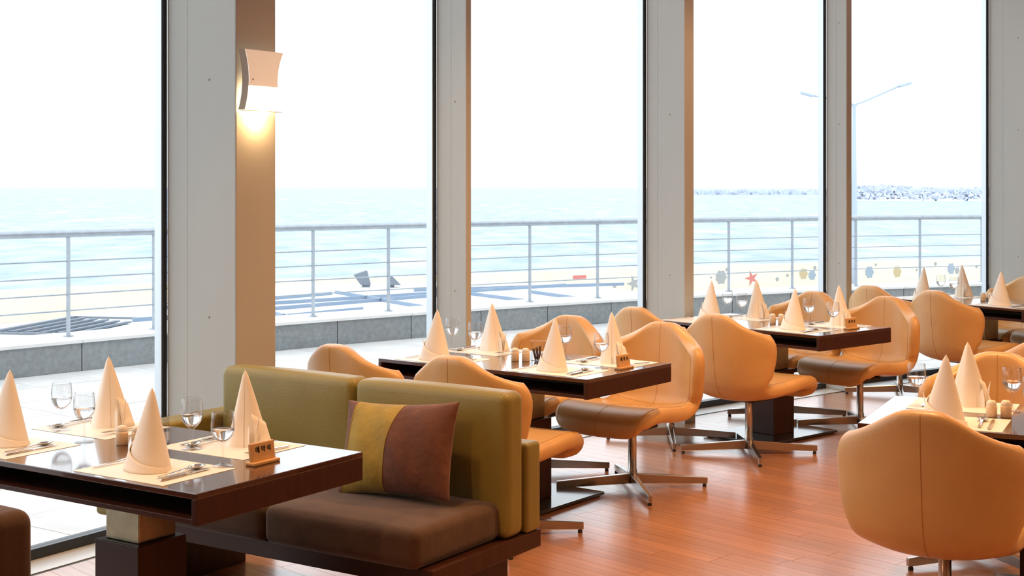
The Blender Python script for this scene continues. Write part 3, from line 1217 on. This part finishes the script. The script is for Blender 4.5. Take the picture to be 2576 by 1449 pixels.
def make_goblet():
    o = MB()
    prof = [(0.0, 0.0), (0.0325, 0.0), (0.0335, 0.0015), (0.030, 0.0035), (0.012, 0.007), (0.0052, 0.013), (0.0042, 0.030), (0.0042, 0.060), (0.0070, 0.070),
            (0.020, 0.080), (0.0310, 0.094), (0.0365, 0.112), (0.0375, 0.128), (0.0360, 0.150), (0.0335, 0.172),
            (0.0325, 0.1725), (0.0322, 0.171), (0.0346, 0.150), (0.0360, 0.128), (0.0350, 0.112), (0.0294, 0.096), (0.0185, 0.083), (0.006, 0.0765), (0.0, 0.0755)]
    g = o.lathe(prof, 28).build('water_goblet', M['glass'], None, True)
    MB().lathe([(0.0, 0.0775), (0.0055, 0.0785), (0.0178, 0.0845), (0.0286, 0.097), (0.0341, 0.112), (0.0346, 0.118), (0.0, 0.118)], 28).build('water', M['water'], g, True)
    return g


def make_spoon():
    t = empty('spoon', cat='spoon')
    MB().sweep([(0, -0.095, 0.004), (0, -0.06, 0.004), (0, 0.0, 0.006), (0, 0.045, 0.009)],
               [(-0.0065, 0), (0.0065, 0), (0.0055, 0.0025), (-0.0055, 0.0025)]).build('handle', M['silver'], t, bevel=0.0008)
    b = MB()
    vs, fs = [(0, 0.075, 0.0015)], []
    for i in range(1, 7):
        for j in range(20):
            a = 2 * PI * j / 20
            q = i / 6
            vs.append((0.0205 * q * math.cos(a), 0.075 + 0.033 * q * math.sin(a), 0.0015 + 0.010 * q * q))
    for j in range(20):
        fs.append((0, 1 + j, 1 + (j + 1) % 20))
        for i in range(5):
            fs.append((1 + i * 20 + j, 1 + (i + 1) * 20 + j, 1 + (i + 1) * 20 + (j + 1) % 20, 1 + i * 20 + (j + 1) % 20))
    o = b.add(vs, fs).build('bowl', M['silver'], t, True)
    md = o.modifiers.new('thickness', 'SOLIDIFY')
    md.thickness = 0.0014
    return t


def make_fork():
    t = empty('fork', cat='fork')
    MB().sweep([(0, -0.095, 0.004), (0, -0.06, 0.004), (0, 0.0, 0.006), (0, 0.04, 0.009)],
               [(-0.0065, 0), (0.0065, 0), (0.0055, 0.0025), (-0.0055, 0.0025)]).build('handle', M['silver'], t, bevel=0.0008)
    b = MB()
    b.prism([(-0.005, 0.038), (0.005, 0.038), (0.0125, 0.056), (0.0125, 0.066), (-0.0125, 0.066), (-0.0125, 0.056)], 0.0085, 0.0105)
    for k in range(4):
        x = -0.0107 + k * 0.0071
        b.prism([(x - 0.0017, 0.066), (x + 0.0017, 0.066), (x + 0.0012, 0.102), (x - 0.0012, 0.102)], 0.0085, 0.0105)
    b.build('tines', M['silver'], t)
    return t


def make_knife():
    t = empty('table_knife', cat='knife')
    MB().sweep([(0, -0.105, 0.002), (0, -0.03, 0.002), (0, 0.0, 0.002)], [(-0.0065, 0), (0.0065, 0), (0.0055, 0.006), (-0.0055, 0.006)]).build('handle', M['silver'], t, bevel=0.0012)
    MB().prism([(-0.006, 0.0), (0.005, 0.0), (0.005, 0.09), (0.001, 0.108), (-0.006, 0.10), (-0.0085, 0.07)], 0.0035, 0.0055).build('blade', M['silver'], t)
    return t


def make_shaker():
    t = empty('shaker', cat='shaker')
    MB().lathe([(0.0, 0.0), (0.0195, 0.0), (0.0205, 0.003), (0.0205, 0.040), (0.0185, 0.045), (0.0, 0.045)], 24).build('body', M['ceramic'], t, True)
    MB().lathe([(0.0185, 0.044), (0.0190, 0.048), (0.0180, 0.058), (0.0130, 0.064), (0.006, 0.066), (0.0, 0.066)], 24).build('cap', M['cap'], t, True)
    return t


def make_holder():
    t = empty('acrylic_holder', cat='holder')
    b = MB()
    for (x0, x1, y0, y1, z0, z1) in ((-0.036, 0.036, -0.020, -0.0175, 0, 0.10), (-0.036, 0.036, 0.0175, 0.020, 0, 0.10),
                                     (-0.036, -0.0335, -0.0175, 0.0175, 0, 0.10), (0.0335, 0.036, -0.0175, 0.0175, 0, 0.10), (-0.0335, 0.0335, -0.0175, 0.0175, 0, 0.003)):
        b.box(x0, x1, y0, y1, z0, z1)
    b.build('clear_box', M['glass'], t)
    b = MB()
    for k in range(3):
        Mt = Matrix.Translation((-0.012 + 0.011 * k, 0.002 * (k % 2), 0.004)) @ Matrix.Rotation(0.12 * (k - 2), 4, 'Y')
        b.box(-0.003, 0.003, -0.010, 0.010, 0, 0.058 + 0.006 * (k % 3), Mt)
    b.build('packets', M['sticks'], t)
    return t


def make_sign():
    t = empty('reserved_sign', cat='sign')
    # local x along the plate, faces local -y
    MB().box(-0.060, 0.060, -0.022, 0.018, 0.0, 0.011).build('foot', M['signwood'], t, bevel=0.003)
    tilt = Matrix.Translation((0, 0.0, 0.009)) @ Matrix.Rotation(-0.12, 4, 'X')
    MB().box(-0.054, 0.054, -0.007, 0.007, 0.0, 0.060, tilt).build('plate', M['signwood'], t, bevel=0.004)
    cu = bpy.data.curves.new('lettering', 'FONT')
    cu.body = '\uc608 \uc57d \uc11d'
    cu.size = 0.0215
    cu.align_x = 'CENTER'
    cu.align_y = 'CENTER'
    cu.extrude = 0.0004
    cu.offset = 0.0005
    tmp = bpy.data.objects.new('lettering_tmp', cu)
    COL.objects.link(tmp)
    dg = bpy.context.evaluated_depsgraph_get()
    me = bpy.data.meshes.new_from_object(tmp.evaluated_get(dg))
    bpy.data.objects.remove(tmp)
    me.materials.clear()
    me.materials.append(M['ink'])
    lt = put('lettering', me, t)
    lt.matrix_basis = tilt @ Matrix.Translation((0, -0.0075, 0.036)) @ Matrix.Rotation(PI / 2, 4, 'X')
    return t


def make_mat():
    return MB().box(-0.20, 0.20, -0.15, 0.15, 0, 0.0012).build('placemat', M['mat'], None)


PROTO = dict(napkin=make_napkin(), goblet=make_goblet(), spoon=make_spoon(), fork=make_fork(), knife=make_knife(),
             shaker=make_shaker(), holder=make_holder(), sign=make_sign(), mat=make_mat())
for k, c in (('goblet', 'glass'), ('mat', 'placemat')):
    PROTO[k]['category'] = c
USED = {k: [] for k in PROTO}


def lay(kind, k, x, y, rz, label, group, z=TZ):
    return once(USED[kind], PROTO[kind], loc(k, x, y, z), F[k][3] + rz, label, group)


# place settings: (table) -> four of (side word, napkin xy, goblet xy); x grows to the aisle end, y to the back
SET = {
    1: (('front left', (-0.456, -0.19), (-0.271, -0.012)), ('front right', (0.27, -0.215), (0.433, -0.054)),
        ('back left', (-0.457, 0.315), (-0.521, 0.094)), ('back right', (0.235, 0.335), (0.143, 0.094))),
    2: (('front left', (-0.377, -0.243), (-0.351, 0.05)), ('front right', (0.343, -0.22), (0.471, 0.012)),
        ('back left', (-0.398, 0.27), (-0.582, 0.14)), ('back right', (0.412, 0.216), (0.122, 0.20))),
    3: (('front left', (-0.48, -0.04), (-0.344, 0.13)), ('front right', (0.318, -0.19), (0.501, -0.027)),
        ('back left', (-0.319, 0.28), (-0.56, 0.24)), ('back right', (0.348, 0.27), (0.218, 0.11))),
    4: (('front left', (-0.36, -0.24), (-0.52, 0.13)), ('front right', (0.33, -0.24), (-0.06, -0.09)),
        ('back left', (-0.33, 0.25), (-0.16, 0.16)), ('back right', (0.33, 0.26), (0.20, 0.12))),
    5: (('front left', (-0.38, -0.25), (-0.30, 0.03)), ('front right', (0.33, -0.23), (0.46, -0.03)),
        ('back left', (-0.40, 0.29), (-0.52, 0.14)), ('back right', (0.33, 0.26), (0.16, 0.12))),
}
for k, rows in SET.items():
    for i, (side, (nx, ny), (gx, gy)) in enumerate(rows):
        far = side.startswith('back')
        sg = -1 if far else 1
        rz = PI if far else 0.0
        tn = TN[k]
        if k == 5 and side == 'back right':
            continue
        mx = max(-0.44, min(0.44, nx + (0.02 if not far else -0.02)))
        my = -sg * 0.205
        lay('mat', k, mx, my, rz, 'cream paper placemat at the %s setting of the %s' % (side, tn), 'paper placemats')
        lay('napkin', k, nx, max(-0.27, min(0.27, ny)), rz + 0.25 * math.sin(3 * i + k), 'cone-folded cream napkin at the %s setting of the %s' % (side, tn), 'cone-folded napkins', TZ + 0.0013)
        onmat = abs(gx - mx) < 0.235 and abs(gy - my) < 0.19
        lay('goblet', k, gx, gy, 0.0, 'stemmed water goblet at the %s setting of the %s' % (side, tn), 'stemmed water goblets', TZ + (0.0013 if onmat else 0.0001))
        cy = my
        lay('spoon', k, max(-0.62, min(0.62, nx + sg * 0.130)), cy, rz + 0.05, 'steel spoon at the %s setting of the %s' % (side, tn), 'steel spoons', TZ + 0.0013)
        lay('knife', k, max(-0.635, min(0.635, nx + sg * 0.168)), cy - sg * 0.01, rz + 0.03, 'steel table knife at the %s setting of the %s' % (side, tn), 'steel knives', TZ + 0.0013)
        lay('fork', k, max(-0.62, min(0.62, nx - sg * 0.150)), cy, rz - 0.05, 'steel fork at the %s setting of the %s' % (side, tn), 'steel forks', TZ + 0.0013)

for k, (x, y) in {1: (-0.10, 0.04), 2: (0.0, -0.02), 3: (0.04, 0.01), 4: (-0.19, -0.01), 5: (0.02, 0.02)}.items():
    lay('shaker', k, x - 0.025, y - 0.012, 0, 'ivory ceramic shaker, left one of the pair on the %s' % TN[k], 'ivory shakers')
    lay('shaker', k, x + 0.025, y + 0.012, 0, 'ivory ceramic shaker, right one of the pair on the %s' % TN[k], 'ivory shakers')
for k, (x, y) in {2: (0.06, 0.05), 3: (0.07, 0.09), 1: (-0.03, 0.10)}.items():
    lay('holder', k, x, y, 0.3, 'small clear holder with dark packets beside the shakers on the %s' % TN[k], 'clear packet holders')
for k, (x, y) in {1: (0.50, 0.055), 2: (0.575, 0.05), 3: (0.545, 0.10)}.items():
    lay('sign', k, x, y, PI / 2, 'small wooden reserved sign with three black characters on the %s' % TN[k], 'wooden reserved signs')


# ------------------------------------------------------------------ sofa, pillow, second sofa
def make_sofa(name, label, origin, rz, back_mat, pillow_arm=True):
    s = empty(name, origin, rz, label, 'sofa')
    z0 = 0.315
    # base frame and end plinths
    MB().box(-0.765, 0.83, 0.52, 1.21, 0.25, z0).build('base_frame', M['darkbody'], s, bevel=0.003)
    for x0, x1 in ((-0.70, -0.60), (0.56, 0.74)):
        MB().box(x0, x1, 0.60, 1.12, 0.0, 0.25).build('plinth_leg', M['darkbody'], s, bevel=0.003)
    # low shell behind, low arm on the window end
    MB().rbox((1.60, 0.10, 0.335), 0.018, (0.035, 1.155, z0 + 0.1675), 4).build('back_shell', M[back_mat], s, True)
    if pillow_arm:
        MB().rbox((0.14, 0.66, 0.335), 0.018, (-0.69, 0.775, z0 + 0.1675), 4).build('side_arm', M[back_mat], s, True)
    for x0, x1 in ((-0.612, 0.106), (0.110, 0.828)):
        MB().rbox((x1 - x0, 0.125, 0.535), 0.035, ((x0 + x1) / 2, 1.04, z0 + 0.2675), 8, (0, 0.008, 0.006)).build('back_cushion', M[back_mat], s, True)
    for x0, x1 in ((-0.612, 0.098), (0.102, 0.795)):
        MB().rbox((x1 - x0, 0.52, 0.138), 0.034, ((x0 + x1) / 2, 0.735, z0 + 0.069), 8, (0, 0.006, 0.012)).build('seat_cushion', M['suede'], s, True)
    return s


o1, r1_, n1_, rz1 = F[1]
make_sofa('sofa', 'olive green leather sofa with brown suede seat and a throw pillow', o1, rz1, 'olive')
# second sofa of which only one top corner shows
po = Vector((-1.165, 3.12, 0.0)) - r1_ * 0.83 - n1_ * 1.0
make_sofa('suede_sofa', 'brown suede seat back cut off by the lower left corner', po, rz1, 'suede', False)

pil = empty('throw_pillow', loc(1, 0.44, 0.832, 0.466), rz1, 'brown and ochre velvet throw pillow leaning on the green sofa back', 'pillow')
HWX, HWZ = 0.258, 0.178


def pil_pt(x, z, side):
    # x, z in -1..1 ; pinched edges, corner ears, soft thickness
    px = HWX * x * (1 - 0.075 * (1 - abs(z) ** 2.2))
    pz = HWZ * z * (1 - 0.085 * (1 - abs(x) ** 2.2))
    th = 0.088 * max(0.0, (1 - x * x)) ** 0.52 * max(0.0, (1 - z * z)) ** 0.52
    th += 0.004 * math.sin(9 * x + 3 * z) * (1 - x * x) * (1 - z * z) * 1.5
    return Vector((px, side * th, pz))


PM4 = Matrix.Translation((0, 0, HWZ * 0.95)) @ Matrix.Rotation(-0.28, 4, 'X') @ Matrix.Rotation(-0.07, 4, 'Y')


def pil_panel(x0, x1, zb=0.0):
    vs, fs = [], []
    nx, nz = 16, 26
    def xs(i, z):
        # slanted panel borders
        return x0 + (x1 - x0) * i / nx
    for side in (-1, 1):
        base = len(vs)
        for j in range(nz + 1):
            z = math.sin((2 * j / nz - 1) * PI / 2)
            for i in range(nx + 1):
                a = x0 if x0 <= -1 else x0 + (0.10 if x0 > 0 else 0.06) * z
                b = x1 if x1 >= 1 else x1 + (0.10 if x1 > 0 else 0.06) * z
                x = a + (b - a) * i / nx
                if x0 <= -1:
                    x = -1 + (b + 1) * (1 - math.cos(PI / 2 * i / nx))
                if x1 >= 1:
                    x = 1 - (1 - a) * (1 - math.sin(PI / 2 * i / nx))
                vs.append(PM4 @ pil_pt(max(-1, min(1, x)), z, side))
        for j in range(nz):
            for i in range(nx):
                q = base + j * (nx + 1) + i
                f = (q, q + 1, q + nx + 2, q + nx + 1)
                fs.append(f if side < 0 else f[::-1])
    return MB().add(vs, fs)


pil_panel(-1, -0.82).build('side_panel', M['pillow_b'], pil, True)
pil_panel(-0.82, 0.03).build('ochre_panel', M['pillow_y'], pil, True)
pil_panel(0.03, 1).build('side_panel', M['pillow_b'], pil, True)
for xx in (-0.82, 0.03):
    pts = [PM4 @ (pil_pt(xx + (0.10 if xx > 0 else 0.06) * z, z, -1) + Vector((0, -0.0008, 0))) for z in [k / 20 for k in range(-19, 20)]]
    MB().tube(pts, 0.0018, 5).build('stitching', M['thread'], pil)
